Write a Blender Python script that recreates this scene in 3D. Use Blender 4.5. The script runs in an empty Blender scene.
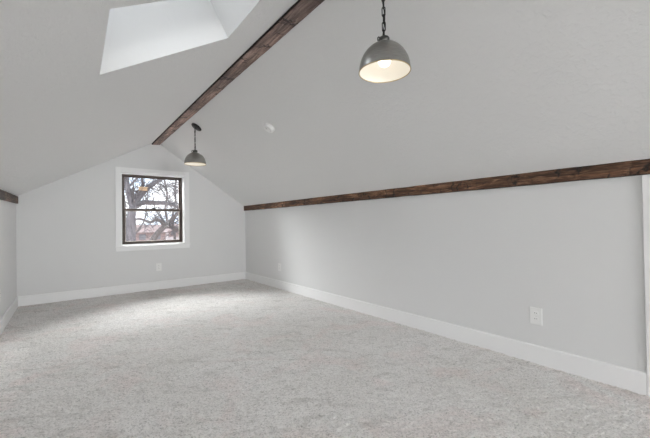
import bpy, bmesh, math, random
from mathutils import Vector, Matrix, noise

random.seed(7)
S = bpy.context.scene
COL = S.collection

# ------------------------------------------------------------------ room data
H = 1.1
XL, XR, YB, YF = -0.5566, 2.8665, 6.344, -6.0
RIDGE_X = 1.241


def zl(x):            # left slope
    return 1.853 + 0.566 * x


def zr(x):            # right slope
    return 3.399 - 0.68 * x


RIDGE_Z = zl(RIDGE_X)
NL = Vector((0.566, 0, -1)).normalized()      # into the room
NR = Vector((-0.68, 0, -1)).normalized()

# ------------------------------------------------------------------ materials


def srgb(r, g, b):
    f = lambda c: (c / 12.92 if c <= 0.04045 else ((c + 0.055) / 1.055) ** 2.4)
    return (f(r / 255), f(g / 255), f(b / 255), 1)


def new_mat(name, col=(0.5, 0.5, 0.5, 1), rough=0.5, metal=0.0, **kw):
    m = bpy.data.materials.new(name)
    m.use_nodes = True
    nt = m.node_tree
    b = nt.nodes['Principled BSDF']
    b.inputs['Base Color'].default_value = col
    b.inputs['Roughness'].default_value = rough
    b.inputs['Metallic'].default_value = metal
    for k, v in kw.items():
        b.inputs[k].default_value = v
    return m, nt, b


def N(nt, typ, **kw):
    n = nt.nodes.new(typ)
    for k, v in kw.items():
        if k in n.inputs:
            n.inputs[k].default_value = v
        else:
            setattr(n, k, v)
    return n


def coords(nt, scale=(1, 1, 1), rot=(0, 0, 0)):
    tc = N(nt, 'ShaderNodeTexCoord')
    mp = N(nt, 'ShaderNodeMapping')
    mp.inputs['Scale'].default_value = scale
    mp.inputs['Rotation'].default_value = rot
    nt.links.new(tc.outputs['Object'], mp.inputs['Vector'])
    return mp.outputs['Vector']


def nz(nt, vec, scale, detail=4.0, rough=0.5, dist=0.0):
    n = N(nt, 'ShaderNodeTexNoise')
    n.inputs['Scale'].default_value = scale
    n.inputs['Detail'].default_value = detail
    n.inputs['Roughness'].default_value = rough
    n.inputs['Distortion'].default_value = dist
    nt.links.new(vec, n.inputs['Vector'])
    return n.outputs['Fac']


def ramp(nt, fac, stops):
    r = N(nt, 'ShaderNodeValToRGB')
    el = r.color_ramp.elements
    while len(el) < len(stops):
        el.new(0.5)
    for e, (p, c) in zip(el, stops):
        e.position = p
        e.color = c
    nt.links.new(fac, r.inputs['Fac'])
    return r.outputs['Color']


def mix(nt, fac, a, b, typ='MIX'):
    m = N(nt, 'ShaderNodeMix', data_type='RGBA', blend_type=typ)
    if isinstance(fac, (int, float)):
        m.inputs[0].default_value = fac
    else:
        nt.links.new(fac, m.inputs[0])
    for s, v in ((6, a), (7, b)):
        if isinstance(v, tuple):
            m.inputs[s].default_value = v
        else:
            nt.links.new(v, m.inputs[s])
    return m.outputs[2]


def math_n(nt, op, a, b=0.0):
    m = N(nt, 'ShaderNodeMath', operation=op)
    for i, v in enumerate((a, b)):
        if isinstance(v, (int, float)):
            m.inputs[i].default_value = v
        else:
            nt.links.new(v, m.inputs[i])
    return m.outputs[0]


def bump(nt, b, h, strength=0.3, dist=0.01, prev=None):
    n = N(nt, 'ShaderNodeBump')
    n.inputs['Strength'].default_value = strength
    n.inputs['Distance'].default_value = dist
    nt.links.new(h, n.inputs['Height'])
    if prev is not None:
        nt.links.new(prev, n.inputs['Normal'])
    nt.links.new(n.outputs['Normal'], b.inputs['Normal'])
    return n.outputs['Normal']


def paint(name, col, tex=0.25, scale=70.0, rough=0.75, knock=0.0):
    m, nt, b = new_mat(name, col, rough)
    v = coords(nt)
    h = nz(nt, v, scale, 3.0, 0.55)
    nrm = bump(nt, b, h, tex, 0.004)
    if knock:
        k = nz(nt, v, 26.0, 4.0, 0.6, 0.6)
        rr = ramp(nt, k, [(0.45, (0, 0, 0, 1)), (0.62, (1, 1, 1, 1))])
        nrm = bump(nt, b, rr, knock, 0.006, nrm)
        w = nz(nt, v, 2.2, 2.0, 0.5)
        bump(nt, b, w, knock * 0.6, 0.05, nrm)
    return m


WALL_C = (0.785, 0.787, 0.785, 1)
M_wall = paint('wall_paint', WALL_C, 0.18)
M_ceil = paint('ceiling_paint', (0.775, 0.776, 0.773, 1), 0.25, 60.0, 0.8, 0.26)
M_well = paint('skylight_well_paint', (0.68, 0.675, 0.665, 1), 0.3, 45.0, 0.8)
M_trim, _nt, _b = new_mat('trim_paint', (0.91, 0.91, 0.91, 1), 0.35)
bump(_nt, _b, nz(_nt, coords(_nt, (30, 30, 30)), 1.5, 2.0), 0.05, 0.002)
M_plastic, _nt, _b = new_mat('white_plastic', (0.90, 0.90, 0.89, 1), 0.35)
bump(_nt, _b, nz(_nt, coords(_nt), 300.0, 2.0), 0.03, 0.0005)
M_slot, _, _ = new_mat('dark_slot', (0.12, 0.12, 0.12, 1), 0.6)
M_screw, _, _ = new_mat('painted_screw', (0.66, 0.66, 0.65, 1), 0.4, 0.3)


def carpet_mat():
    m, nt, b = new_mat('carpet_pile', (0.5, 0.48, 0.46, 1), 0.95)
    v = coords(nt)
    vr = coords(nt, (1.0, 1.0, 1.0), (0, 0, math.radians(38)))
    sq = N(nt, 'ShaderNodeMapping')
    sq.inputs['Scale'].default_value = (0.8, 1.7, 1.0)
    nt.links.new(vr, sq.inputs['Vector'])
    vs = sq.outputs['Vector']
    grain = nz(nt, v, 95.0, 3.0, 0.7)
    tuft = nz(nt, vs, 30.0, 4.0, 0.65, 0.5)
    nap = nz(nt, vs, 5.5, 5.0, 0.62, 1.0)
    big = nz(nt, v, 1.3, 3.0, 0.55, 0.4)
    pink = nz(nt, v, 2.1, 4.0, 0.6, 0.8)
    base = ramp(nt, grain, [(0.30, (0.42, 0.405, 0.39, 1)), (0.46, (0.81, 0.787, 0.765, 1)), (0.64, (0.92, 0.90, 0.88, 1))])
    t = ramp(nt, tuft, [(0.30, (0.70, 0.69, 0.67, 1)), (0.50, (1, 1, 1, 1))])
    c = mix(nt, 0.7, base, t, 'MULTIPLY')
    n = ramp(nt, nap, [(0.33, (0.76, 0.75, 0.735, 1)), (0.46, (1, 1, 1, 1)), (0.66, (1, 1, 1, 1))])
    c = mix(nt, 0.75, c, n, 'MULTIPLY')
    bg = ramp(nt, big, [(0.35, (0.94, 0.935, 0.925, 1)), (0.60, (1, 1, 1, 1))])
    c = mix(nt, 1.0, c, bg, 'MULTIPLY')
    pk = ramp(nt, pink, [(0.51, (0, 0, 0, 1)), (0.64, (1, 1, 1, 1))])
    c = mix(nt, math_n(nt, 'MULTIPLY', pk, 0.55), c, mix(nt, 1.0, c, (1.0, 0.905, 0.90, 1), 'MULTIPLY'))
    # dark flecks that gather in brushed drifts
    drift = ramp(nt, nz(nt, vs, 7.0, 3.0, 0.6, 0.6), [(0.47, (0, 0, 0, 1)), (0.62, (1, 1, 1, 1))])
    fleck = ramp(nt, nz(nt, vs, 62.0, 2.0, 0.6), [(0.50, (0, 0, 0, 1)), (0.66, (1, 1, 1, 1))])
    fd = mix(nt, 1.0, drift, fleck, 'MULTIPLY')
    c = mix(nt, math_n(nt, 'MULTIPLY', fd, 0.55), c, mix(nt, 1.0, c, (0.55, 0.53, 0.51, 1), 'MULTIPLY'))
    # a straight vacuumed stripe beside the left wall
    sx = N(nt, 'ShaderNodeSeparateXYZ')
    nt.links.new(v, sx.inputs[0])
    m1 = math_n(nt, 'MULTIPLY', math_n(nt, 'GREATER_THAN', sx.outputs[0], -0.43), math_n(nt, 'LESS_THAN', sx.outputs[0], -0.265))
    m2 = math_n(nt, 'MULTIPLY', math_n(nt, 'GREATER_THAN', sx.outputs[1], 2.9), math_n(nt, 'LESS_THAN', sx.outputs[1], 4.14))
    c = mix(nt, math_n(nt, 'MULTIPLY', math_n(nt, 'MULTIPLY', m1, m2), 0.6), c, mix(nt, 1.0, c, (1.12, 1.12, 1.12, 1), 'MULTIPLY'))
    nt.links.new(c, b.inputs['Base Color'])
    nrm = bump(nt, b, tuft, 0.7, 0.02)
    bump(nt, b, grain, 0.6, 0.008, nrm)
    b.inputs['Sheen Weight'].default_value = 0.25
    b.inputs['Sheen Roughness'].default_value = 0.6
    b.inputs['Specular IOR Level'].default_value = 0.1
    return m


M_carpet = carpet_mat()


def wood_mat(name, dark, mid, light, seed=0.0, cut=0.5):
    m, nt, b = new_mat(name, mid, 0.62)
    tc = N(nt, 'ShaderNodeTexCoord')
    mp = N(nt, 'ShaderNodeMapping')
    mp.inputs['Location'].default_value = (seed, seed * 1.7, seed * 0.6)
    mp.inputs['Scale'].default_value = (1, 0.09, 1)
    nt.links.new(tc.outputs['Object'], mp.inputs['Vector'])
    v = mp.outputs['Vector']
    mp2 = N(nt, 'ShaderNodeMapping')
    mp2.inputs['Location'].default_value = (seed * 3, seed, seed)
    nt.links.new(tc.outputs['Object'], mp2.inputs['Vector'])
    v2 = mp2.outputs['Vector']
    g = nz(nt, v, 55.0, 6.0, 0.7, 1.2)
    g2 = nz(nt, v, 14.0, 4.0, 0.6, 0.8)
    c = ramp(nt, g, [(0.33, dark), (0.50, mid), (0.68, light)])
    patch = ramp(nt, g2, [(0.36, (0.36, 0.33, 0.31, 1)), (0.52, (1, 1, 1, 1)), (0.66, (1.7, 1.6, 1.5, 1))])
    c = mix(nt, 0.8, c, patch, 'MULTIPLY')
    # board by board tone along the length
    mp3 = N(nt, 'ShaderNodeMapping')
    mp3.inputs['Location'].default_value = (seed, seed * 2.3, 0)
    mp3.inputs['Scale'].default_value = (0.4, 1.0, 0.4)
    nt.links.new(tc.outputs['Object'], mp3.inputs['Vector'])
    lv = nz(nt, mp3.outputs['Vector'], 1.9, 2.0, 0.5)
    lt = ramp(nt, lv, [(0.35, (0.62, 0.60, 0.60, 1)), (0.62, (1.18, 1.14, 1.1, 1))])
    c = mix(nt, 0.8, c, lt, 'MULTIPLY')
    # cracks and hewing cuts across the grain, knots
    vo = N(nt, 'ShaderNodeTexVoronoi', feature='DISTANCE_TO_EDGE')
    vo.inputs['Scale'].default_value = 5.2
    vo.inputs['Randomness'].default_value = 1.0
    mp4 = N(nt, 'ShaderNodeMapping')
    mp4.inputs['Scale'].default_value = (0.5, 1.3, 0.5)
    mp4.inputs['Location'].default_value = (seed, seed, seed)
    nt.links.new(tc.outputs['Object'], mp4.inputs['Vector'])
    wob = N(nt, 'ShaderNodeVectorMath', operation='ADD')
    wn = N(nt, 'ShaderNodeTexNoise')
    wn.inputs['Scale'].default_value = 18.0
    nt.links.new(v2, wn.inputs['Vector'])
    sc = N(nt, 'ShaderNodeVectorMath', operation='SCALE')
    sc.inputs['Scale'].default_value = 0.10
    nt.links.new(wn.outputs['Color'], sc.inputs[0])
    nt.links.new(mp4.outputs['Vector'], wob.inputs[0])
    nt.links.new(sc.outputs[0], wob.inputs[1])
    nt.links.new(wob.outputs[0], vo.inputs['Vector'])
    cr = ramp(nt, vo.outputs['Distance'], [(0.0, (1, 1, 1, 1)), (0.055, (0, 0, 0, 1))])
    br = nz(nt, v2, 6.0, 2.0)
    brk = ramp(nt, br, [(0.45, (0, 0, 0, 1)), (0.55, (1, 1, 1, 1))])
    cr = mix(nt, 1.0, cr, brk, 'MULTIPLY')
    c = mix(nt, math_n(nt, 'MULTIPLY', cr, cut), c, tuple(x * 0.25 for x in dark[:3]) + (1,))
    kn = N(nt, 'ShaderNodeTexVoronoi')
    kn.inputs['Scale'].default_value = 3.1
    nt.links.new(v2, kn.inputs['Vector'])
    kr = ramp(nt, kn.outputs['Distance'], [(0.05, (1, 1, 1, 1)), (0.13, (0, 0, 0, 1))])
    c = mix(nt, math_n(nt, 'MULTIPLY', kr, 0.75), c, tuple(x * 0.5 for x in dark[:3]) + (1,))
    nt.links.new(c, b.inputs['Base Color'])
    nrm = bump(nt, b, g, 0.5, 0.006)
    bump(nt, b, math_n(nt, 'SUBTRACT', 1.0, cr), 0.6, 0.012, nrm)
    return m


M_ridge = wood_mat('ridge_wood', (0.085, 0.056, 0.047, 1), (0.27, 0.185, 0.158, 1), (0.50, 0.38, 0.335, 1), 1.3, 1.0)
M_eave = wood_mat('stained_wood', (0.024, 0.012, 0.007, 1), (0.155, 0.074, 0.039, 1), (0.50, 0.29, 0.17, 1), 5.1, 1.0)
M_eave2 = wood_mat('stained_wood_weathered', (0.045, 0.028, 0.020, 1), (0.110, 0.070, 0.050, 1), (0.20, 0.14, 0.105, 1), 9.4, 0.8)
M_edge, _nt, _b = new_mat('dark_edge', (0.012, 0.009, 0.007, 1), 0.8)  # near-black colour for the narrow sides of the beams
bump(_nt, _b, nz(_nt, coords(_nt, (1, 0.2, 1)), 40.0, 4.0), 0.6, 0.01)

M_brown, _nt, _b = new_mat('window_brown', (0.075, 0.050, 0.039, 1), 0.45)
bump(_nt, _b, nz(_nt, coords(_nt, (20, 20, 2)), 4.0, 3.0), 0.08, 0.002)
M_tan, _nt, _b = new_mat('window_tan_liner', (0.42, 0.37, 0.32, 1), 0.5)


def glass_mat(name, refl=1.0):
    m = bpy.data.materials.new(name)
    m.use_nodes = True
    nt = m.node_tree
    nt.nodes.clear()
    o = N(nt, 'ShaderNodeOutputMaterial')
    t = N(nt, 'ShaderNodeBsdfTransparent')
    t.inputs['Color'].default_value = (0.96, 0.97, 0.97, 1)
    g = N(nt, 'ShaderNodeBsdfGlossy')
    g.inputs['Roughness'].default_value = 0.02
    f = N(nt, 'ShaderNodeFresnel')
    f.inputs['IOR'].default_value = 1.35
    mx = N(nt, 'ShaderNodeMixShader')
    nt.links.new(f.outputs[0], mx.inputs[0])
    nt.links.new(t.outputs[0], mx.inputs[1])
    nt.links.new(g.outputs[0], mx.inputs[2])
    nt.links.new(mx.outputs[0], o.inputs['Surface'])
    return m


M_glass = glass_mat('window_glass')

M_black, _nt, _b = new_mat('blackened_metal', (0.018, 0.018, 0.018, 1), 0.45, 0.6)
bump(_nt, _b, nz(_nt, coords(_nt), 120.0, 2.0), 0.08, 0.001)
M_socket, _nt, _b = new_mat('dark_pewter', (0.10, 0.10, 0.095, 1), 0.42, 0.85)
M_shade, _nt, _b = new_mat('pewter_shade', (0.27, 0.265, 0.25, 1), 0.32, 0.95)
_v = coords(_nt, (1, 1, 14))
_g = nz(_nt, _v, 22.0, 4.0, 0.6)
_nt.links.new(ramp(_nt, _g, [(0.35, (0.33, 0.325, 0.305, 1)), (0.65, (0.41, 0.405, 0.385, 1))]), _b.inputs['Base Color'])
bump(_nt, _b, _g, 0.06, 0.002)
M_brass, _, _ = new_mat('brass_rim', (0.52, 0.42, 0.26, 1), 0.4, 0.9)
M_enamel, _nt, _b = new_mat('white_enamel', (0.86, 0.84, 0.79, 1), 0.4)
bump(_nt, _b, nz(_nt, coords(_nt), 60.0, 2.0), 0.04, 0.001)
M_bulb, _nt, _b = new_mat('lit_bulb', (0.9, 0.88, 0.84, 1), 0.4)
_b.inputs['Emission Color'].default_value = (1.0, 0.91, 0.78, 1)
_b.inputs['Emission Strength'].default_value = 2.4
M_cord, _, _ = new_mat('black_cord', (0.02, 0.02, 0.02, 1), 0.7)

# ------------------------------------------------------------------ mesh helpers


class MB:
    def __init__(self):
        self.v, self.f, self.mi, self.sm = [], [], [], []

    def add(self, verts, faces, mi=0, smooth=False):
        o = len(self.v)
        self.v += [tuple(p) for p in verts]
        self.f += [tuple(i + o for i in f) for f in faces]
        self.mi += [mi] * len(faces)
        self.sm += [smooth] * len(faces)

    def box(self, lo, hi, mi=0):
        x0, y0, z0 = lo
        x1, y1, z1 = hi
        self.add([(x0, y0, z0), (x1, y0, z0), (x1, y1, z0), (x0, y1, z0),
                  (x0, y0, z1), (x1, y0, z1), (x1, y1, z1), (x0, y1, z1)],
                 [(0, 3, 2, 1), (4, 5, 6, 7), (0, 1, 5, 4), (1, 2, 6, 5), (2, 3, 7, 6), (3, 0, 4, 7)], mi)

    def prism(self, poly, y0, y1, mi=0):         # polygon in xz, extruded along y
        n = len(poly)
        vs = [(x, y0, z) for x, z in poly] + [(x, y1, z) for x, z in poly]
        fs = [tuple(range(n)), tuple(range(2 * n - 1, n - 1, -1))]
        fs += [(i, i + n, (i + 1) % n + n, (i + 1) % n) for i in range(n)]
        self.add(vs, fs, mi)

    def lathe(self, prof, n=40, mi=0, smooth=True, M=None):   # (r, z) profile about z
        vs, fs = [], []
        for r, z in prof:
            for i in range(n):
                a = 2 * math.pi * i / n
                p = Vector((r * math.cos(a), r * math.sin(a), z))
                vs.append(M @ p if M else p)
        for k in range(len(prof) - 1):
            for i in range(n):
                j = (i + 1) % n
                fs.append((k * n + i, k * n + j, (k + 1) * n + j, (k + 1) * n + i))
        if prof[0][0] > 1e-5:
            fs.append(tuple(range(n - 1, -1, -1))) if prof[0][0] < 0 else None
        self.add(vs, [f for f in fs if f], mi, smooth)

    def tube(self, pts, rad, n=8, mi=0, closed=False, caps=True):
        pts = [Vector(p) for p in pts]
        m = len(pts)
        if not hasattr(rad, '__len__'):
            rad = [rad] * m
        t0 = (pts[1] - pts[0]).normalized()
        up = Vector((0, 0, 1)) if abs(t0.z) < 0.9 else Vector((1, 0, 0))
        u = t0.cross(up).normalized()
        vs, fs = [], []
        for i, p in enumerate(pts):
            if closed:
                t = (pts[(i + 1) % m] - pts[i - 1]).normalized()
            else:
                t = (pts[min(i + 1, m - 1)] - pts[max(i - 1, 0)]).normalized()
            u = (u - t * u.dot(t)).normalized()
            w = t.cross(u)
            for k in range(n):
                a = 2 * math.pi * k / n
                vs.append(p + (u * math.cos(a) + w * math.sin(a)) * rad[i])
        rng = m if closed else m - 1
        for i in range(rng):
            for k in range(n):
                l = (k + 1) % n
                j = (i + 1) % m
                fs.append((i * n + k, i * n + l, j * n + l, j * n + k))
        if caps and not closed:
            fs.append(tuple(range(n - 1, -1, -1)))
            fs.append(tuple(range((m - 1) * n, m * n)))
        self.add(vs, fs, mi, True)

    def build(self, name, mats, parent=None, bevel=0.0, segs=2, M=None):
        me = bpy.data.meshes.new(name)
        me.from_pydata([tuple(M @ Vector(p)) for p in self.v] if M else self.v, [], self.f)
        me.polygons.foreach_set('material_index', self.mi)
        me.polygons.foreach_set('use_smooth', self.sm)
        for m in (mats if isinstance(mats, (list, tuple)) else [mats]):
            me.materials.append(m)
        bm = bmesh.new()
        bm.from_mesh(me)
        bmesh.ops.recalc_face_normals(bm, faces=bm.faces)
        bm.to_mesh(me)
        bm.free()
        me.update()
        o = bpy.data.objects.new(name, me)
        COL.objects.link(o)
        if parent:
            o.parent = parent
        if bevel:
            b = o.modifiers.new('bevel', 'BEVEL')
            b.width = bevel
            b.segments = segs
            b.limit_method = 'ANGLE'
            b.angle_limit = math.radians(40)
        return o


def thing(name, label, cat, loc=(0, 0, 0), group=None):
    o = bpy.data.objects.new(name, None)
    COL.objects.link(o)
    o.location = loc
    o.empty_display_size = 0.05
    o['label'] = label
    o['category'] = cat
    if group:
        o['group'] = group
    return o


def tag(o, label, cat, group=None, kind=None):
    o['label'] = label
    o['category'] = cat
    if group:
        o['group'] = group
    if kind:
        o['kind'] = kind
    return o


def struct(o, label, cat):
    return tag(o, label, cat, kind='structure')


def copy_tree(o, parent=None):
    c = o.copy()
    COL.objects.link(c)
    if parent:
        c.parent = parent
    for ch in list(o.children):
        copy_tree(ch, c)
    return c


# ------------------------------------------------------------------ floor: shaggy carpet, real relief
def build_floor():
    dx = 0.012
    nx = int((XR - XL) / dx) + 1
    Y0 = -0.6
    ny = int((YB - Y0) / dx) + 1
    vs = []
    rnd = random.Random(3)
    for j in range(ny + 1):
        y = Y0 + (YB - Y0) * j / ny
        for i in range(nx + 1):
            x = XL + (XR - XL) * i / nx
            h = noise.noise(Vector((x * 5.0, y * 8.0, 1.0))) * 0.0035
            h += noise.noise(Vector((x * 24.0, y * 34.0, 4.0))) * 0.0055
            h += rnd.uniform(-0.0030, 0.0030)
            vs.append((x, y, h - 0.004))
    w = nx + 1
    fs = [(j * w + i, j * w + i + 1, (j + 1) * w + i + 1, (j + 1) * w + i) for j in range(ny) for i in range(nx)]
    b = MB()
    b.add(vs, fs, 0, True)
    b.box((XL - 0.1, YF - 0.1, -0.12), (XR + 0.1, YB + 0.1, -0.03))
    b.box((XL, YF, -0.03), (XR, Y0, -0.004))
    return b.build('floor', M_carpet)


struct(build_floor(), 'wall to wall beige grey shag carpet with swirled nap', 'carpet')

# ------------------------------------------------------------------ walls
W0, W1, WZ0, WZ1 = 0.70, 1.70, 0.767, 1.995      # window hole in the back wall


def gz(x):
    return min(zl(x), zr(x)) + 0.06


b = MB()
T = 0.20
xa, xb = XL - 0.1, XR + 0.1
b.prism([(xa, -0.12), (W0, -0.12), (W0, gz(W0)), (xa, gz(xa))], YB, YB + T)
b.prism([(W1, -0.12), (xb, -0.12), (xb, gz(xb)), (W1, gz(W1))], YB, YB + T)
b.prism([(W0, -0.12), (W1, -0.12), (W1, WZ0), (W0, WZ0)], YB, YB + T)
b.prism([(W0, WZ1), (W1, WZ1), (W1, gz(W1)), (RIDGE_X, RIDGE_Z + 0.06), (W0, gz(W0))], YB, YB + T)
struct(b.build('wall_back', M_wall), 'grey gable end wall with the double hung window', 'wall')

# front wall, behind the camera, set far back to even the light, window added for fill
F0, F1, FZ0, FZ1 = 0.10, 2.30, 0.50, 1.90
b = MB()
b.prism([(xa, -0.12), (F0, -0.12), (F0, gz(F0)), (xa, gz(xa))], YF - T, YF)
b.prism([(F1, -0.12), (xb, -0.12), (xb, gz(xb)), (F1, gz(F1))], YF - T, YF)
b.prism([(F0, -0.12), (F1, -0.12), (F1, FZ0), (F0, FZ0)], YF - T, YF)
b.prism([(F0, FZ1), (F1, FZ1), (F1, gz(F1)), (RIDGE_X, RIDGE_Z + 0.06), (F0, gz(F0))], YF - T, YF)
struct(b.build('wall_front', M_wall), 'grey gable wall behind the viewpoint', 'wall')

b = MB()
b.box((XL - 0.1, YF, -0.12), (XL, YB, zl(XL) + 0.0))
struct(b.build('wall_left', M_wall), 'low grey knee wall on the left side', 'wall')
b = MB()
b.box((XR, YF, -0.12), (XR + 0.1, YB, zr(XR) + 0.0))
struct(b.build('wall_right', M_wall), 'long low grey knee wall on the right side', 'wall')

# ------------------------------------------------------------------ ceiling, with the skylight well
SK = [(0.134, 1.495), (0.850, 1.495), (0.849, 2.116), (0.148, 2.204)]   # near low, near high, far high, far low


def ledge(y):      # the left edge of the slope dips a little towards the viewer
    t = max(0.0, min(1.0, (YB - y) / 1.64))
    return zl(XL) - 0.040 * t


b = MB()
ys = [YF, 1.495, None, 4.70, YB]
nsk = [Vector((x, y, zl(x))) for x, y in SK]
L = lambda y: (XL, y, ledge(y))
Rg = lambda y: (RIDGE_X, y, RIDGE_Z)
pt = [L(YF), (0.134, YF, zl(0.134)), (0.850, YF, zl(0.85)), Rg(YF),            # 0-3
      L(1.495), tuple(nsk[0]), tuple(nsk[1]), Rg(1.495),                          # 4-7
      L(2.204), tuple(nsk[3]), tuple(nsk[2]), Rg(2.116),                          # 8-11
      L(4.70), (0.148, 4.70, zl(0.148)), (0.849, 4.70, zl(0.849)), Rg(4.70),      # 12-15
      L(YB), (0.148, YB, zl(0.148)), (0.849, YB, zl(0.849)), Rg(YB)]              # 16-19
fc = []
for r in range(4):
    for c in range(3):
        if r == 1 and c == 1:
            continue
        k = r * 4 + c
        fc.append((k, k + 1, k + 5, k + 4))
b.add(pt, fc)
b.add([Rg(YF), Rg(YB), (XR, YB, zr(XR)), (XR, YF, zr(XR))], [(0, 1, 2, 3)])
# roof skin above, so that the slope has a thickness
up = 0.16
b.add([(XL - 0.1, YF, zl(XL) + up), (0.12, YF, zl(0.12) + up), (0.12, YB, zl(0.12) + up), (XL - 0.1, YB, zl(XL) + up)], [(0, 1, 2, 3)])
b.add([(0.87, YF, zl(0.87) + up), (RIDGE_X, YF, RIDGE_Z + up), (RIDGE_X, YB, RIDGE_Z + up), (0.87, YB, zl(0.87) + up)], [(0, 1, 2, 3)])
b.add([(RIDGE_X, YF, RIDGE_Z + up), (XR + 0.1, YF, zr(XR) + up), (XR + 0.1, YB, zr(XR) + up), (RIDGE_X, YB, RIDGE_Z + up)], [(0, 1, 2, 3)])
# well faces
WD = 0.46
outn = -NL
topv = [p + outn * WD for p in nsk]
wv = [tuple(p) for p in nsk] + [tuple(p) for p in topv]
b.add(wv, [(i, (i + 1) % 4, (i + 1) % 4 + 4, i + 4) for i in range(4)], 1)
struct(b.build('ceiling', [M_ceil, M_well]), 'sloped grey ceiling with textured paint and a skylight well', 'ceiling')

# skylight (window_2): frame and pane at the top of the well
cs = sum((Vector(p) for p in topv), Vector()) / 4
ex = Vector((1, 0, 0.566)).normalized()
ey = Vector((0, 1, 0))
SKM = Matrix((ex, ey, outn)).transposed().to_4x4()
SKM.translation = cs
sk = thing('window_2', 'bright skylight at the top of the well in the left slope', 'skylight')
sk['kind'] = 'structure'
hw, hh = 0.46, 0.40
b = MB()
for lo, hi in (((-hw, -hh, 0), (-hw + 0.06, hh, 0.07)), ((hw - 0.06, -hh, 0), (hw, hh, 0.07)),
               ((-hw + 0.06, -hh, 0), (hw - 0.06, -hh + 0.06, 0.07)), ((-hw + 0.06, hh - 0.06, 0), (hw - 0.06, hh, 0.07))):
    b.box(lo, hi)
b.build('window_frame', M_trim, sk, M=SKM)
b = MB()
b.box((-hw + 0.05, -hh + 0.05, 0.03), (hw - 0.05, hh - 0.05, 0.036))
b.build('pane', M_glass, sk, M=SKM)

# ------------------------------------------------------------------ baseboards
BH, BT = 0.135, 0.016


def baseboard(name, p0, p1, inward, label):
    d = (Vector(p1) - Vector(p0))
    ln = d.length
    d.normalize()
    nrm = Vector(inward)
    prof = [(0, -0.02), (BT, -0.02), (BT, BH - 0.008), (BT * 0.55, BH), (0, BH)]
    vs = []
    for t in (0, ln):
        for o_, z in prof:
            q = Vector(p0) + d * t + nrm * o_
            vs.append((q.x, q.y, z))
    n = len(prof)
    fs = [tuple(range(n)), tuple(range(2 * n - 1, n - 1, -1))] + [(i, i + n, (i + 1) % n + n, (i + 1) % n) for i in range(n)]
    b = MB()
    b.add(vs, fs)
    return struct(b.build(name, M_trim, bevel=0.002, segs=1), label, 'baseboard')


CY0, CY1 = 0.335, 0.432       # door casing on the right wall
baseboard('baseboard_left', (XL, YF, 0), (XL, YB, 0), (1, 0, 0), 'white baseboard along the left knee wall')
baseboard('baseboard_back', (XL, YB, 0), (XR, YB, 0), (0, -1, 0), 'white baseboard under the window wall')
baseboard('baseboard_right', (XR, CY1 + 0.001, 0), (XR, YB, 0), (-1, 0, 0), 'white baseboard along the right knee wall')
baseboard('baseboard_front', (XL, YF, 0), (XR, YF, 0), (0, 1, 0), 'white baseboard behind the viewpoint')

# door casing and low access door in the right wall
b = MB()
b.box((XR - 0.017, CY0, -0.02), (XR + 0.001, CY1, 1.372))
b.box((XR - 0.021, CY0 - 0.80, -0.02), (XR + 0.001, CY0 - 0.72, 1.372))
struct(b.build('trim_1', M_trim, bevel=0.002), 'white door casing at the near end of the right wall', 'casing')
dr = thing('door_1', 'low white access door between the casings', 'door')
dr['kind'] = 'structure'
b = MB()
b.box((XR - 0.012, CY0 - 0.715, 0.01), (XR + 0.002, CY0 - 0.005, 1.34))
b.build('door_panel', M_trim, dr, bevel=0.002)
b = MB()
b.lathe([(0.0, 0.045), (0.018, 0.043), (0.026, 0.03), (0.022, 0.015), (0.010, 0.010), (0.010, 0.0)], 20,
        M=Matrix.Translation((XR - 0.012, -0.29, 0.75)) @ Matrix.Rotation(-math.pi / 2, 4, 'Y'))
b.build('door_knob', M_black, dr)

# ------------------------------------------------------------------ window_1
win = thing('window_1', 'brown double hung window with white casing in the gable wall', 'window')
win['kind'] = 'structure'
b = MB()
cw = 0.075
b.box((W0 - cw, YB - 0.018, WZ0), (W0, YB + 0.002, WZ1 + cw - 0.008))
b.box((W1, YB - 0.018, WZ0), (W1 + cw, YB + 0.002, WZ1 + cw - 0.008))
b.box((W0, YB - 0.018, WZ1), (W1, YB + 0.002, WZ1 + cw - 0.008))
b.build('casing', M_trim, win, bevel=0.003)
b = MB()
b.box((W0 - cw - 0.006, YB - 0.034, WZ0 - 0.022), (W1 + cw + 0.006, YB + 0.002, WZ0 + 0.002))
b.build('window_sill', M_trim, win, bevel=0.004)
b = MB()
b.box((W0 - cw + 0.002, YB - 0.020, WZ0 - 0.080), (W1 + cw - 0.002, YB + 0.002, WZ0 - 0.022))
b.build('apron', M_trim, win, bevel=0.003)
b = MB()
JD = 0.145
b.box((W0 - 0.002, YB, WZ0), (W0 + 0.012, YB + T, WZ1))
b.box((W1 - 0.012, YB, WZ0), (W1 + 0.002, YB + T, WZ1))
b.box((W0, YB, WZ1 - 0.012), (W1, YB + T, WZ1 + 0.002))
b.box((W0, YB, WZ0 - 0.002), (W1, YB + T, WZ0 + 0.012))
b.build('jamb_liner', M_trim, win)
FX0, FX1, FZa, FZb = 0.733, 1.688, 0.791, 1.972
b = MB()           # white stop between jamb and brown frame
b.box((W0 + 0.012, YB + JD - 0.01, WZ0 + 0.012), (FX0, YB + T, WZ1 - 0.012))
b.box((FX0, YB + JD - 0.01, FZb), (W1 - 0.012, YB + T, WZ1 - 0.012))
b.box((FX0, YB + JD - 0.01, WZ0 + 0.012), (W1 - 0.012, YB + T, FZa))
b.build('window_stop', M_trim, win)


def frame_ring(x0, x1, z0, z1, w, y0, y1, wt=None, wb=None):
    m = MB()
    wt = w if wt is None else wt
    wb = w if wb is None else wb
    m.box((x0, y0, z0), (x0 + w, y1, z1))
    m.box((x1 - w, y0, z0), (x1, y1, z1))
    m.box((x0 + w, y0, z1 - wt), (x1 - w, y1, z1))
    m.box((x0 + w, y0, z0), (x1 - w, y1, z0 + wb))
    return m


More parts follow.
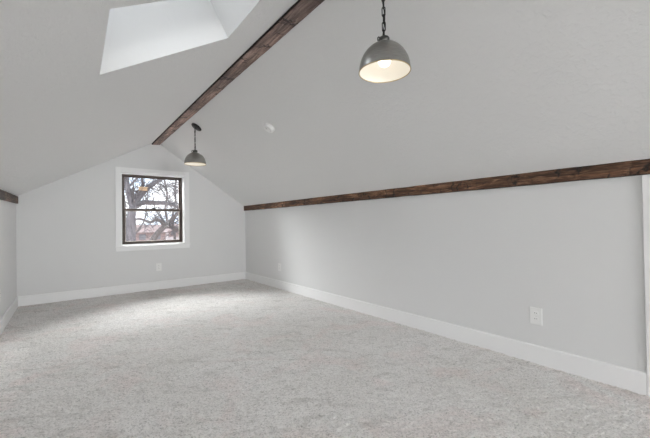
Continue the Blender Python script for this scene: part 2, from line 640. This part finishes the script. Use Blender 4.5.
yf = YB + JD
frame_ring(FX0, FX1, FZa, FZb, 0.018, yf - 0.005, yf + 0.085, 0.020, 0.016).build('window_frame', M_brown, win, bevel=0.002)
su = frame_ring(FX0 + 0.018, FX1 - 0.018, 1.360, FZb - 0.020, 0.026, yf + 0.045, yf + 0.075, 0.022, 0.034).build('upper_sash', M_brown, win, bevel=0.002)
b = MB()
b.box((FX0 + 0.03, yf + 0.058, 1.37), (FX1 - 0.03, yf + 0.062, FZb - 0.03))
b.build('pane', M_glass, su)
sl = frame_ring(FX0 + 0.018, FX1 - 0.018, FZa + 0.016, 1.394, 0.026, yf + 0.008, yf + 0.040, 0.034, 0.022).build('lower_sash', M_brown, win, bevel=0.002)
b = MB()
b.box((FX0 + 0.03, yf + 0.022, FZa + 0.026), (FX1 - 0.03, yf + 0.026, 1.385))
b.build('pane', M_glass, sl)
frame_ring(FX0 + 0.042, FX1 - 0.042, FZa + 0.036, 1.362, 0.012, yf + 0.012, yf + 0.030).build('glazing_bead', M_tan, sl)
b = MB()
xm = (FX0 + FX1) / 2
b.box((xm - 0.032, yf + 0.006, 1.392), (xm + 0.032, yf + 0.036, 1.402))
b.tube([(xm - 0.02, yf + 0.012, 1.404), (xm, yf + 0.002, 1.408), (xm + 0.022, yf + 0.004, 1.408)], 0.006, 8)
b.build('sash_lock', M_black, sl)

# unseen front window, added behind the camera to let fill light in
fw_ = thing('fill_window', 'wide white window added behind the viewpoint for fill light', 'window')
fw_['kind'] = 'structure'
frame_ring(F0 - 0.07, F1 + 0.07, FZ0 - 0.07, FZ1 + 0.07, 0.075, YF - 0.002, YF + 0.018).build('casing', M_trim, fw_, bevel=0.003)
frame_ring(F0, F1, FZ0, FZ1, 0.05, YF - 0.14, YF - 0.07).build('window_frame', M_trim, fw_, bevel=0.003)
b = MB()
b.box((F0 + 0.04, YF - 0.108, FZ0 + 0.04), (F1 - 0.04, YF - 0.102, FZ1 - 0.04))
b.build('pane', M_glass, fw_)

# ------------------------------------------------------------------ hewn timber beams


def beam(name, y0, y1, prof, mats, seed, amp, side, top_fn=None, nseg=420):
    """prof: list of (x, z, material) corner points going round; the sides are subdivided and roughened"""
    ring = []
    npf = len(prof)
    for i in range(npf):
        x0, z0, mi = prof[i]
        x1, z1, _ = prof[(i + 1) % npf]
        ln = math.hypot(x1 - x0, z1 - z0)
        k = max(1, int(ln / 0.011))
        for j in range(k):
            t = j / k
            corner = min(t, 1 - t) * ln
            ring.append((x0 + (x1 - x0) * t, z0 + (z1 - z0) * t, mi, corner))
    n = len(ring)
    cx = sum(r[0] for r in ring) / n
    cz = sum(r[1] for r in ring) / n
    vs, fs, mis = [], [], []
    for s in range(nseg + 1):
        y = y0 + (y1 - y0) * s / nseg
        dz = top_fn(y) if top_fn else 0.0
        for x, z, mi, cd in ring:
            d = Vector((x - cx, 0, z - cz)).normalized()
            p = Vector((x * 9 + seed, y * 1.3, z * 9))
            q = Vector((x * 40 + seed, y * 6.0, z * 40))
            h = noise.noise(p) * amp * 0.6 + noise.noise(q) * amp * 0.5
            # adze scallops
            c = noise.noise(Vector((seed, y * 4.2, 3.3)))
            h -= max(0.0, c - 0.15) * amp * 1.2
            if cd < 0.006:
                h -= amp * 0.7
            vs.append((x + d.x * h, y, z + d.z * h + dz))
    for s in range(nseg):
        for k in range(n):
            l = (k + 1) % n
            fs.append((s * n + k, s * n + l, (s + 1) * n + l, (s + 1) * n + k))
            mis.append(ring[k][2])
    m = MB()
    m.add(vs, fs, 0, True)
    m.mi = mis
    m.add([vs[i] for i in range(n)], [tuple(range(n))], 0)
    m.add([vs[nseg * n + i] for i in range(n)], [tuple(range(n))], 0)
    return m.build(name, mats)


RX0, RX1, RZ = 1.162, 1.295, 2.491
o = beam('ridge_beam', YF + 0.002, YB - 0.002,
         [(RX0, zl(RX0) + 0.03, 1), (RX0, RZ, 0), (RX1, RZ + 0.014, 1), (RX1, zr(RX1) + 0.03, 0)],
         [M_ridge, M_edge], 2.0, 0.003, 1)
tag(o, 'rough brown timber beam running along the ceiling ridge', 'beam')
RBX = 2.8367
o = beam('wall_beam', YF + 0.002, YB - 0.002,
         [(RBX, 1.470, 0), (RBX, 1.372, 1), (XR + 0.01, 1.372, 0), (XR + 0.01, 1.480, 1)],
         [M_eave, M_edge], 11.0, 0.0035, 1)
tag(o, 'dark stained rough timber beam along the top of the right knee wall', 'beam', 'timber beams on the knee walls')
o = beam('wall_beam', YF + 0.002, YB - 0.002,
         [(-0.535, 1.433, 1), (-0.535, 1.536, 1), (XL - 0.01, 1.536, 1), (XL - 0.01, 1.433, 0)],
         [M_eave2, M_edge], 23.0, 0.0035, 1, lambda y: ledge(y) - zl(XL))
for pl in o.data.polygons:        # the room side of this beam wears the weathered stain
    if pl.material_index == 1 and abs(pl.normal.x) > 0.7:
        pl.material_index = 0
tag(o, 'brown timber beam atop the left knee wall, cut off by the left edge of the photo', 'beam', 'timber beams on the knee walls')

# ------------------------------------------------------------------ outlets


def make_outlet(name):
    t = thing(name, '', 'outlet')
    # local: plate in xz plane facing -y, centre at origin
    b = MB()
    b.box((-0.0425, -0.0065, -0.065), (0.0425, 0.0005, 0.065))
    b.build('cover_plate', M_plastic, t, bevel=0.003, segs=3)
    for s in (1, -1):
        m = MB()
        zc = s * 0.0215
        pr = []
        for i in range(28):
            a = 2 * math.pi * i / 28
            pr.append((0.0185 * math.cos(a), max(-0.0145, min(0.0145, 0.0185 * math.sin(a))) + zc))
        m.prism(pr, -0.0095, -0.006)
        r = m.build('receptacle', M_plastic, t, bevel=0.0008, segs=1)
        for x, hgt in ((-0.0066, 0.009), (0.0066, 0.0075)):
            q = MB()
            q.box((x - 0.0014, -0.0100, zc + 0.003 - hgt / 2), (x + 0.0014, -0.0090, zc + 0.003 + hgt / 2))
            q.build('slot', M_slot, r)
        q = MB()
        q.lathe([(0.0, -0.0100), (0.0027, -0.0100), (0.0027, -0.0088)], 12, M=Matrix.Translation((0, 0, zc - 0.008)) @ Matrix.Rotation(-math.pi / 2, 4, 'X') @ Matrix.Scale(-1, 4, (0, 0, 1)))
        q.build('ground_hole', M_slot, r)
    q = MB()
    q.lathe([(0.0, 0.0080), (0.0028, 0.0076), (0.0034, 0.0062)], 12, M=Matrix.Rotation(math.pi / 2, 4, 'X'))
    q.build('screw', M_screw, t)
    return t


out0 = make_outlet('wall_outlet')
spots = [((XR, 1.0525, 0.358), math.pi / 2 * -1, 'white duplex wall outlet on the right wall near the viewer'),
         ((1.259, YB, 0.380), 0.0, 'white wall outlet on the gable wall below the window'),
         ((XR, 4.975, 0.360), math.pi / 2 * -1, 'small white wall outlet at the far end of the right wall'),
         ((XL, 4.80, 0.395), math.pi / 2, 'white wall outlet on the left wall at the photo edge')]
for i, (loc, rz, lab) in enumerate(spots):
    o = out0 if i == 0 else copy_tree(out0)
    o.location = loc
    o.rotation_euler = (0, 0, rz)
    tag(o, lab, 'outlet', 'wall outlets')

# ------------------------------------------------------------------ smoke detector on the right slope


def slope_frame(x, y, z):
    ez = NR
    ey_ = Vector((0, 1, 0))
    ex_ = ey_.cross(ez).normalized()
    M = Matrix((ex_, ey_, ez)).transposed().to_4x4()
    M.translation = Vector((x, y, z))
    return M


SM = slope_frame(1.793, 3.300, zr(1.793))
sd = thing('smoke_detector', 'round white smoke detector on the right ceiling slope', 'smoke detector', SM.translation)
sd.rotation_euler = SM.to_euler()
b = MB()
b.lathe([(0.0, 0.0), (0.066, 0.0), (0.066, 0.010), (0.062, 0.012)], 40)
b.build('base', M_plastic, sd)
b = MB()
b.lathe([(0.060, 0.011), (0.062, 0.016), (0.060, 0.030), (0.052, 0.037), (0.030, 0.041), (0.0, 0.042)], 40)
b.build('cover', M_plastic, sd)
b = MB()
b.lathe([(0.034, 0.0402), (0.036, 0.0408), (0.038, 0.0398)], 40)
b.build('vent_ring', M_screw, sd)
b = MB()
b.lathe([(0.009, 0.041), (0.009, 0.044), (0.0, 0.0445)], 16, M=Matrix.Translation((0.018, 0.0, 0)))
b.build('test_button', M_screw, sd)

# ------------------------------------------------------------------ pendants


def make_pendant():
    PX = 1.410
    zc = zr(PX)                                      # canopy centre on the slope
    t = thing('pendant_light', '', 'pendant light')
    # all parts in metres about the ceiling point
    ez = NR
    ey_ = Vector((0, 1, 0))
    ex_ = ey_.cross(ez).normalized()
    SMx = Matrix((ex_, ey_, ez)).transposed().to_4x4()
    b = MB()
    b.lathe([(0.0, -0.002), (0.073, -0.002), (0.073, 0.012), (0.066, 0.018), (0.02, 0.021), (0.0, 0.022)], 40, M=SMx)
    cn = b.build('canopy', M_black, t)
    b = MB()
    b.lathe([(0.014, 0.018), (0.012, 0.03), (0.0, 0.032)], 20, M=SMx)
    b.build('swivel', M_black, cn)
    z_top = -0.035
    z_bot = 2.115 - zc
    dxh = -0.024
    # chain of elongated links
    nl = 7
    pitch = (z_top - z_bot) / nl
    chain = None
    b = MB()
    pts = [(0, 0, -0.02), (dxh, 0, z_top - 0.006)]
    ch = MB()
    for i in range(nl):
        zc_ = z_top - pitch * (i + 0.5)
        ll, wd, rr = pitch * 0.5 + 0.005, 0.0085, 0.0030
        ang = 0.5 + (math.pi / 2) * (i % 2)
        loop = []
        for k in range(20):
            a = 2 * math.pi * k / 20
            lx = wd * math.cos(a)
            lz = (ll - wd) * (1 if math.sin(a) >= 0 else -1) + wd * math.sin(a)
            loop.append((dxh + lx * math.cos(ang), lx * math.sin(ang), zc_ + lz))
        q = MB()
        q.tube(loop, rr, 8, closed=True)
        q.build('chain_link', M_black, t)
    q = MB()
    cp = []
    for k in range(40):
        u = k / 39
        a = u * 9.0
        cp.append((dxh + 0.006 * math.cos(a), 0.006 * math.sin(a), z_top + 0.012 - (z_top + 0.012 - z_bot + 0.012) * u))
    q.tube(cp, 0.0028, 8)
    q.build('cord', M_cord, t)
    # socket cup
    za = 2.086 - zc
    TM = Matrix.Translation((dxh, 0, za))
    q = MB()
    q.lathe([(0.0, 0.036), (0.010, 0.036), (0.014, 0.031), (0.027, 0.029), (0.030, 0.024), (0.030, 0.005), (0.024, -0.002), (0.024, -0.05), (0.0, -0.05)], 32, M=TM)
    sc_ = q.build('socket_cup', M_socket, t)
    q = MB()
    loop = [(dxh - 0.036 + 0.010 * math.cos(a), 0.004, za + 0.010 + 0.013 * math.sin(a)) for a in [2 * math.pi * k / 20 for k in range(20)]]
    q.tube(loop, 0.0035, 8, closed=True)
    q.build('hook', M_socket, sc_)
    # dome
    R, hd = 0.140, 0.160
    prof, inn = [], []
    for k in range(25):
        a = (math.pi / 2) * k / 24
        r = R * math.sin(a) ** 0.95
        z = -hd * (1 - math.cos(a)) ** 1.0
        prof.append((max(r, 0.0), z))
    prof = [(0.02, -0.001)] + [p for p in prof if p[0] > 0.022]
    prof[-1] = (R, -hd + 0.004)
    q = MB()
    q.lathe(prof + [(R + 0.001, -hd)], 64, M=TM)
    sh = q.build('shade', M_shade, t)
    q = MB()
    inp = [(max(r - 0.003, 0.001), z - 0.003) for r, z in prof[:-1]] + [(R - 0.003, -hd + 0.002)]
    q.lathe(inp, 64, M=TM)
    q.build('lining', M_enamel, sh)
    q = MB()
    q.lathe([(R - 0.003, -hd + 0.002), (R - 0.003, -hd - 0.0015), (R - 0.001, -hd - 0.003), (R + 0.0018, -hd - 0.001), (R + 0.0018, -hd + 0.002), (R, -hd + 0.003)], 64, M=TM)
    q.build('rim', M_brass, sh)
    # bulb
    q = MB()
    bz = -0.098
    bp = [(0.0, bz - 0.034)]
    for k in range(1, 13):
        a = math.pi * 0.80 * k / 12
        bp.append((0.034 * math.sin(a), bz - 0.034 * math.cos(a)))
    bp += [(0.015, bz + 0.038), (0.013, bz + 0.052), (0.0, bz + 0.052)]
    q.lathe(bp, 32, M=TM)
    q.build('bulb', M_bulb, t)
    t.location = (PX, 0, zc)
    return t


p0 = make_pendant()
tag(p0, 'pewter dome pendant light nearest the viewer, lit bulb showing', 'pendant light', 'dome pendant lights')
p1 = copy_tree(p0)
tag(p1, 'small dark dome pendant light hanging near the gable window', 'pendant light', 'dome pendant lights')
p0.location.y = 1.235
p1.location.y = 4.65

# ------------------------------------------------------------------ outdoors: ground, houses, trees
M_bark, _nt, _b = new_mat('grey_bark', (0.22, 0.20, 0.20, 1), 0.9)
_v = coords(_nt, (1, 1, 0.25))
_n = nz(_nt, _v, 14.0, 5.0, 0.65)
_nt.links.new(ramp(_nt, _n, [(0.3, (0.075, 0.068, 0.072, 1)), (0.7, (0.19, 0.175, 0.18, 1))]), _b.inputs['Base Color'])
bump(_nt, _b, _n, 0.6, 0.03)
M_bark2, _nt, _b = new_mat('brown_bark', (0.25, 0.21, 0.19, 1), 0.9)
_n = nz(_nt, coords(_nt, (1, 1, 0.25)), 14.0, 5.0, 0.65)
_nt.links.new(ramp(_nt, _n, [(0.3, (0.10, 0.082, 0.074, 1)), (0.7, (0.24, 0.205, 0.19, 1))]), _b.inputs['Base Color'])
M_twig, _, _ = new_mat('twigs', (0.13, 0.115, 0.115, 1), 0.9)
M_ground, _nt, _b = new_mat('leaf_litter', (0.5, 0.42, 0.39, 1), 0.95)
_v = coords(_nt)
_c = mix(_nt, 0.5, ramp(_nt, nz(_nt, _v, 1.2, 6.0, 0.7), [(0.35, (0.26, 0.19, 0.175, 1)), (0.65, (0.48, 0.385, 0.36, 1))]),
         ramp(_nt, nz(_nt, _v, 0.16, 3.0), [(0.4, (0.32, 0.24, 0.22, 1)), (0.6, (0.54, 0.46, 0.44, 1))]))
_nt.links.new(_c, _b.inputs['Base Color'])
M_brick, _nt, _b = new_mat('pink_brick', (0.5, 0.36, 0.32, 1), 0.9)
_bk = N(_nt, 'ShaderNodeTexBrick')
_bk.inputs['Color1'].default_value = (0.36, 0.235, 0.205, 1)
_bk.inputs['Color2'].default_value = (0.42, 0.29, 0.26, 1)
_bk.inputs['Mortar'].default_value = (0.45, 0.40, 0.38, 1)
_bk.inputs['Scale'].default_value = 3.0
_nt.links.new(coords(_nt, (1, 1, 1), (math.pi / 2, 0, 0)), _bk.inputs['Vector'])
_nt.links.new(_bk.outputs['Color'], _b.inputs['Base Color'])
M_roof, _nt, _b = new_mat('pink_grey_shingle', (0.55, 0.42, 0.39, 1), 0.9)
_n = nz(_nt, coords(_nt, (1, 1, 4)), 3.0, 4.0)
_nt.links.new(ramp(_nt, _n, [(0.3, (0.31, 0.22, 0.20, 1)), (0.7, (0.45, 0.345, 0.32, 1))]), _b.inputs['Base Color'])
M_dkglass, _, _ = new_mat('house_window', (0.26, 0.24, 0.24, 1), 0.1)
M_tanwood, _, _ = new_mat('pale_wood', (0.42, 0.29, 0.17, 1), 0.8)


def gh(x, y):
    t = max(0.0, min(1.0, (y - 20) / 95))
    return -3.4 + 4.0 * t ** 1.2 + 0.35 * noise.noise(Vector((x * 0.06, y * 0.06, 0)))


b = MB()
gx, gy = 60, 70
vs = []
for j in range(gy + 1):
    y = 7.2 + (150 - 7.2) * (j / gy) ** 1.6
    for i in range(gx + 1):
        x = -60 + 160 * i / gx
        vs.append((x, y, gh(x, y)))
w = gx + 1
b.add(vs, [(j * w + i, j * w + i + 1, (j + 1) * w + i + 1, (j + 1) * w + i) for j in range(gy) for i in range(gx)], 0, True)
struct(b.build('ground', M_ground), 'pale pinkish leaf strewn ground outside the window', 'ground')


def house(x, y, wdt, dep, hgt, rise, label):
    z = gh(x, y) - 0.3
    t = thing('house', label, 'house', (x, y, z), 'houses beyond the window')
    b = MB()
    b.box((-wdt / 2, -dep / 2, 0), (wdt / 2, dep / 2, hgt))
    b.build('wall', M_brick, t)
    b = MB()
    o_ = 0.4
    for s in (-1, 1):
        b.add([(-wdt / 2 - o_, s * (dep / 2 + o_), hgt - 0.15), (wdt / 2 + o_, s * (dep / 2 + o_), hgt - 0.15),
               (wdt / 2 + o_, 0, hgt + rise), (-wdt / 2 - o_, 0, hgt + rise),
               (-wdt / 2 - o_, s * (dep / 2 + o_), hgt + 0.05), (wdt / 2 + o_, s * (dep / 2 + o_), hgt + 0.05),
               (wdt / 2 + o_, 0, hgt + rise + 0.2), (-wdt / 2 - o_, 0, hgt + rise + 0.2)],
              [(0, 1, 2, 3), (4, 5, 6, 7), (0, 1, 5, 4), (2, 3, 7, 6), (0, 3, 7, 4), (1, 2, 6, 5)])
    b.add([(-wdt / 2, -dep / 2, hgt), (-wdt / 2, dep / 2, hgt), (-wdt / 2, 0, hgt + rise)], [(0, 1, 2)])
    b.add([(wdt / 2, -dep / 2, hgt), (wdt / 2, dep / 2, hgt), (wdt / 2, 0, hgt + rise)], [(0, 1, 2)])
    b.build('roof', M_roof, t)
    for k in (-0.28, 0.22):
        b = MB()
        b.box((k * wdt - 0.5, -dep / 2 - 0.04, hgt * 0.35), (k * wdt + 0.5, -dep / 2 + 0.02, hgt * 0.85))
        b.build('window', M_dkglass, t)
    return t


house(11.4, 66.0, 4.6, 5.0, 1.9, 1.1, 'low pinkish brick house beyond the trees, left in the window')
house(19.0, 78.0, 4.0, 5.0, 1.5, 1.2, 'low pinkish brick house beyond the trees, right in the window')


def grow(mb, p, d, r, ln, depth, rnd, lim=0.008, spread=0.6):
    pts, rad = [p], [r]
    n = 4
    q = p.copy()
    dd = d.copy()
    for i in range(n):
        dd = (dd + Vector((rnd.uniform(-1, 1), rnd.uniform(-1, 1), rnd.uniform(-0.7, 0.9))) * 0.26).normalized()
        q = q + dd * (ln / n)
        pts.append(q.copy())
        rad.append(max(lim * 0.7, r * (1 - 0.5 * (i + 1) / n)))
    mb.tube(pts, rad, 5 if r > 0.03 else 3, caps=False)
    if depth <= 0:
        return
    for i in range(1, n + 1):
        for _ in range(2 if i == n else 1):
            if rnd.random() < 0.9:
                nd = (dd + Vector((rnd.uniform(-1, 1), rnd.uniform(-1, 1), rnd.uniform(-0.8, 1))) * spread * 1.5).normalized()
                grow(mb, pts[i], nd, max(lim, rad[i] * 0.62), ln * rnd.uniform(0.55, 0.8), depth - 1, rnd, lim, spread)


def path_tree(limbs, mat, seed, label, twig_r, name='bare_tree', depth=3, tl=0.55, spread=0.6, tdist=3):
    rnd = random.Random(seed)
    base = Vector(limbs[0][0][0])
    t = thing(name, label, 'tree', base, 'bare trees outside the window')
    off = Matrix.Translation(-base)
    tw = MB()
    for i, (pts, r0, r1) in enumerate(limbs):
        pts = [Vector(p) for p in pts]
        # smooth the path
        fine = []
        for k in range(len(pts) - 1):
            a, c = pts[k], pts[k + 1]
            a0 = pts[k - 1] if k else a
            c1 = pts[k + 2] if k + 2 < len(pts) else c
            for s in range(5):
                u = s / 5
                fine.append(0.5 * ((2 * a) + (c - a0) * u + (2 * a0 - 5 * a + 4 * c - c1) * u * u + (3 * a - a0 - 3 * c + c1) * u ** 3))
        fine.append(pts[-1])
        m = len(fine)
        rad = [r0 + (r1 - r0) * k / (m - 1) for k in range(m)]
        q = MB()
        q.tube(fine, rad, 10)
        q.build('trunk' if i == 0 else 'limb', mat, t, M=off)
        if i > 0:
            for k in range(2, m, tdist):
                dd = (fine[k] - fine[k - 1]).normalized()
                for _ in range(2):
                    nd = (dd * 0.5 + Vector((rnd.uniform(-1, 1), rnd.uniform(-1, 1), rnd.uniform(-0.9, 1.1)))).normalized()
                    grow(tw, fine[k], nd, max(twig_r, rad[k] * 0.25), tl * rnd.uniform(0.6, 1.3), depth, rnd, twig_r, spread)
    o = tw.build('twigs', M_twig, t, M=off)
    o['kind'] = 'stuff'
    return t


A = Vector
path_tree([
    ([(1.95, 15.0, -3.6), (1.99, 15.0, -1.6), (1.99, 15.0, 0.55), (1.98, 15.0, 1.25), (2.07, 15.0, 1.84)], 0.19, 0.15),
    ([(2.07, 15, 1.80), (1.97, 15, 2.23), (1.87, 15, 2.7), (1.81, 15, 3.2), (1.66, 15.1, 3.95), (1.2, 15.2, 5.0)], 0.13, 0.07),
    ([(2.07, 15, 1.80), (2.25, 15, 2.2), (2.5, 15, 2.53), (2.75, 15, 2.77), (3.05, 15, 2.97), (3.51, 15, 3.34), (4.2, 14.8, 3.7)], 0.14, 0.05),
    ([(2.07, 15, 1.80), (2.38, 14.9, 2.01), (2.75, 14.9, 2.02), (3.23, 14.9, 2.01), (3.62, 14.9, 1.91), (4.1, 14.9, 1.58), (4.6, 14.9, 1.4)], 0.11, 0.05),
    ([(2.2, 15, 2.1), (2.45, 15.4, 2.4), (2.5, 15.6, 3.0), (2.4, 15.8, 3.8)], 0.07, 0.04),
    ([(1.9, 15, 2.6), (2.2, 14.6, 3.0), (2.45, 14.4, 3.5), (2.9, 14.2, 4.0)], 0.05, 0.025),
], M_bark, 5, 'large grey bare tree forking just outside the window', 0.011, depth=2, tl=0.5, tdist=5)

path_tree([
    ([(3.1, 22.0, -3.4), (3.58, 22.0, -0.56), (3.85, 22.0, -0.11), (4.28, 22.0, 0.59), (4.73, 22.0, 1.06)], 0.20, 0.15),
    ([(4.73, 22.0, 1.03), (5.1, 22.0, 1.45), (5.42, 22.0, 1.8), (6.09, 22.0, 2.69), (6.6, 22, 3.8)], 0.13, 0.05),
    ([(4.73, 22.0, 1.03), (4.35, 22.0, 1.45), (3.91, 22.0, 1.31), (3.39, 22.0, 1.5), (2.9, 22, 1.4)], 0.11, 0.05),
    ([(4.73, 22.0, 1.03), (5.13, 22.0, 0.99), (5.59, 22.0, 0.8), (6.19, 22.0, 0.66), (6.9, 22, 0.7)], 0.13, 0.07),
    ([(4.9, 22.0, 1.2), (4.8, 22.2, 2.1), (4.95, 22.4, 3.1), (4.7, 22.5, 4.4)], 0.08, 0.04),
], M_bark2, 9, 'leaning brownish bare tree low in the window, behind the forked tree', 0.016, depth=2, tl=0.7, tdist=5)

path_tree([
    ([(5.6, 13.0, -3.4), (5.3, 13.0, 0.0), (4.9, 13.0, 2.0), (4.4, 13.0, 2.9)], 0.12, 0.05),
    ([(4.4, 13, 2.9), (3.9, 13.0, 2.55), (3.3, 13.0, 2.35), (2.9, 13.0, 2.55)], 0.03, 0.012),
    ([(4.4, 13, 2.9), (3.7, 13.0, 3.15), (3.1, 13.0, 2.75), (2.75, 13.0, 2.85)], 0.03, 0.012),
    ([(4.7, 13, 2.3), (3.9, 13.0, 2.0), (3.3, 13.0, 1.9), (2.9, 13.0, 2.0)], 0.03, 0.012),
], M_bark, 31, 'thin dark bare tree whose branches enter the window from the right', 0.007, depth=2, tl=0.45)

# wooden nest box hung in the fork of the big tree
nb = thing('nest_box', 'pale wooden box fixed in the fork of the big grey tree', 'nest box', (2.36, 14.62, 2.47))
b = MB()
b.box((-0.14, -0.09, 0.0), (0.14, 0.09, 0.11))
b.build('body', M_tanwood, nb, bevel=0.006)
b = MB()
b.add([(-0.17, -0.13, 0.10), (0.17, -0.13, 0.10), (0.17, 0.11, 0.14), (-0.17, 0.11, 0.14),
       (-0.17, -0.13, 0.12), (0.17, -0.13, 0.12), (0.17, 0.11, 0.16), (-0.17, 0.11, 0.16)],
      [(0, 3, 2, 1), (4, 5, 6, 7), (0, 1, 5, 4), (1, 2, 6, 5), (2, 3, 7, 6), (3, 0, 4, 7)])
b.build('roof', M_tanwood, nb)

# trees further off
rnd = random.Random(77)
FAR = [(9.5, 40, 0.0), (13.6, 50, 1.0), (20.5, 58, 5.0), (4.6, 33, 4.0)]
far0 = None
for k, (x, y, rz) in enumerate(FAR):
    z = gh(x, y) - 0.2
    lab = 'thin bare tree far off among the background trees'
    if far0 is None:
        far0 = path_tree([
            ([(x, y, z), (x + 0.1, y, z + 2.5), (x - 0.1, y, z + 4.5), (x, y, z + 6.0)], 0.16, 0.09),
            ([(x, y, z + 3.0), (x + 1.0, y, z + 4.6), (x + 1.6, y + 0.3, z + 6.4), (x + 1.9, y, z + 8.0)], 0.08, 0.03),
            ([(x, y, z + 3.4), (x - 1.1, y + 0.2, z + 4.6), (x - 1.9, y, z + 6.0), (x - 2.1, y, z + 7.6)], 0.08, 0.03),
            ([(x, y, z + 4.4), (x + 0.2, y - 0.9, z + 5.8), (x - 0.2, y - 1.4, z + 7.4), (x, y - 1.5, z + 9.0)], 0.07, 0.03),
            ([(x, y, z + 5.6), (x + 0.3, y + 0.2, z + 7.2), (x + 0.2, y, z + 9.4)], 0.08, 0.03),
        ], M_bark2, 51, lab, 0.02, depth=1, tl=1.3, tdist=4)
        o = far0
    else:
        o = copy_tree(far0)
        o.location = (x, y, z)
        s_ = 0.85 + 0.06 * k
        o.scale = (s_, s_, s_)
    o.rotation_euler = (0, 0, rz)
    tag(o, lab, 'tree', 'distant bare trees')

# low brown thicket along the far edge of the ground
tk = MB()
rnd = random.Random(12)
for k in range(260):
    x = rnd.uniform(2, 40)
    y = rnd.uniform(84, 100)
    p = Vector((x, y, gh(x, y) - 0.1))
    grow(tk, p, Vector((rnd.uniform(-0.3, 0.3), 0, 1)).normalized(), 0.05, rnd.uniform(0.7, 1.5), 2, rnd, 0.03, 0.6)
o = tk.build('thicket', M_twig)
tag(o, 'brown leafless thicket along the horizon outside the window', 'thicket', kind='stuff')

# ------------------------------------------------------------------ sky
wd = bpy.data.worlds.new('sky')
S.world = wd
wd.use_nodes = True
nt = wd.node_tree
bg = nt.nodes['Background']
tc = N(nt, 'ShaderNodeTexCoord')
cl = N(nt, 'ShaderNodeTexNoise')
cl.inputs['Scale'].default_value = 7.0
cl.inputs['Detail'].default_value = 5.0
nt.links.new(tc.outputs['Generated'], cl.inputs['Vector'])
cc = ramp(nt, cl.outputs['Fac'], [(0.42, (0.60, 0.71, 0.87, 1)), (0.58, (0.86, 0.88, 0.91, 1))])
nt.links.new(cc, bg.inputs['Color'])
bg.inputs['Strength'].default_value = 1.3

# ------------------------------------------------------------------ daylight and added front fill


def area(name, loc, direction, sx, sy, power, col=(1, 1, 1)):
    l = bpy.data.lights.new(name, 'AREA')
    l.shape = 'RECTANGLE'
    l.size, l.size_y = sx, sy
    l.energy = power
    l.color = col
    o = bpy.data.objects.new(name, l)
    COL.objects.link(o)
    o.location = loc
    o.rotation_euler = Vector(direction).to_track_quat('-Z', 'Y').to_euler()
    return o


area('window_daylight', (1.2, 10.8, 4.9), (0.0, -4.3, -3.3), 20.0, 4.2, 5500.0)
area('skylight_daylight', cs + outn * 0.12, NL, 0.80, 0.70, 1.7, (1.0, 0.995, 0.985))
area('front_fill', ((F0 + F1) / 2, YF - 0.19, (FZ0 + FZ1) / 2), (0, 1, 0), F1 - F0 - 0.02, FZ1 - FZ0 - 0.02, 112.0, (0.99, 0.99, 1.0))  # fill lamp added behind the camera, outside the made-up window

# ------------------------------------------------------------------ camera
F_PX, YAW, PIT, ROLL = 333.62, 0.65912, 0.012158, -0.014477
fwd = Vector((math.sin(YAW) * math.cos(PIT), math.cos(YAW) * math.cos(PIT), math.sin(PIT)))
rt = Vector((math.cos(YAW), -math.sin(YAW), 0))
upv = rt.cross(fwd)
r2 = rt * math.cos(ROLL) + upv * math.sin(ROLL)
u2 = upv * math.cos(ROLL) - rt * math.sin(ROLL)
cam = bpy.data.cameras.new('camera')
cam.sensor_fit = 'HORIZONTAL'
cam.sensor_width = 36.0
cam.lens = F_PX / 650 * 36.0
cam.clip_start = 0.02
cam.clip_end = 400
co = bpy.data.objects.new('camera', cam)
COL.objects.link(co)
M = Matrix((r2, u2, -fwd)).transposed().to_4x4()
M.translation = Vector((0, 0, H))
co.matrix_world = M
S.camera = co

S.view_settings.view_transform = 'Standard'
S.view_settings.look = 'None'
S.view_settings.gamma = 1
S.view_settings.use_curve_mapping = False
S.view_settings.exposure = 1.16
S.cycles.diffuse_bounces = 8
S.cycles.max_bounces = 16
S.cycles.transparent_max_bounces = 16
S.cycles.sample_clamp_indirect = 8.0
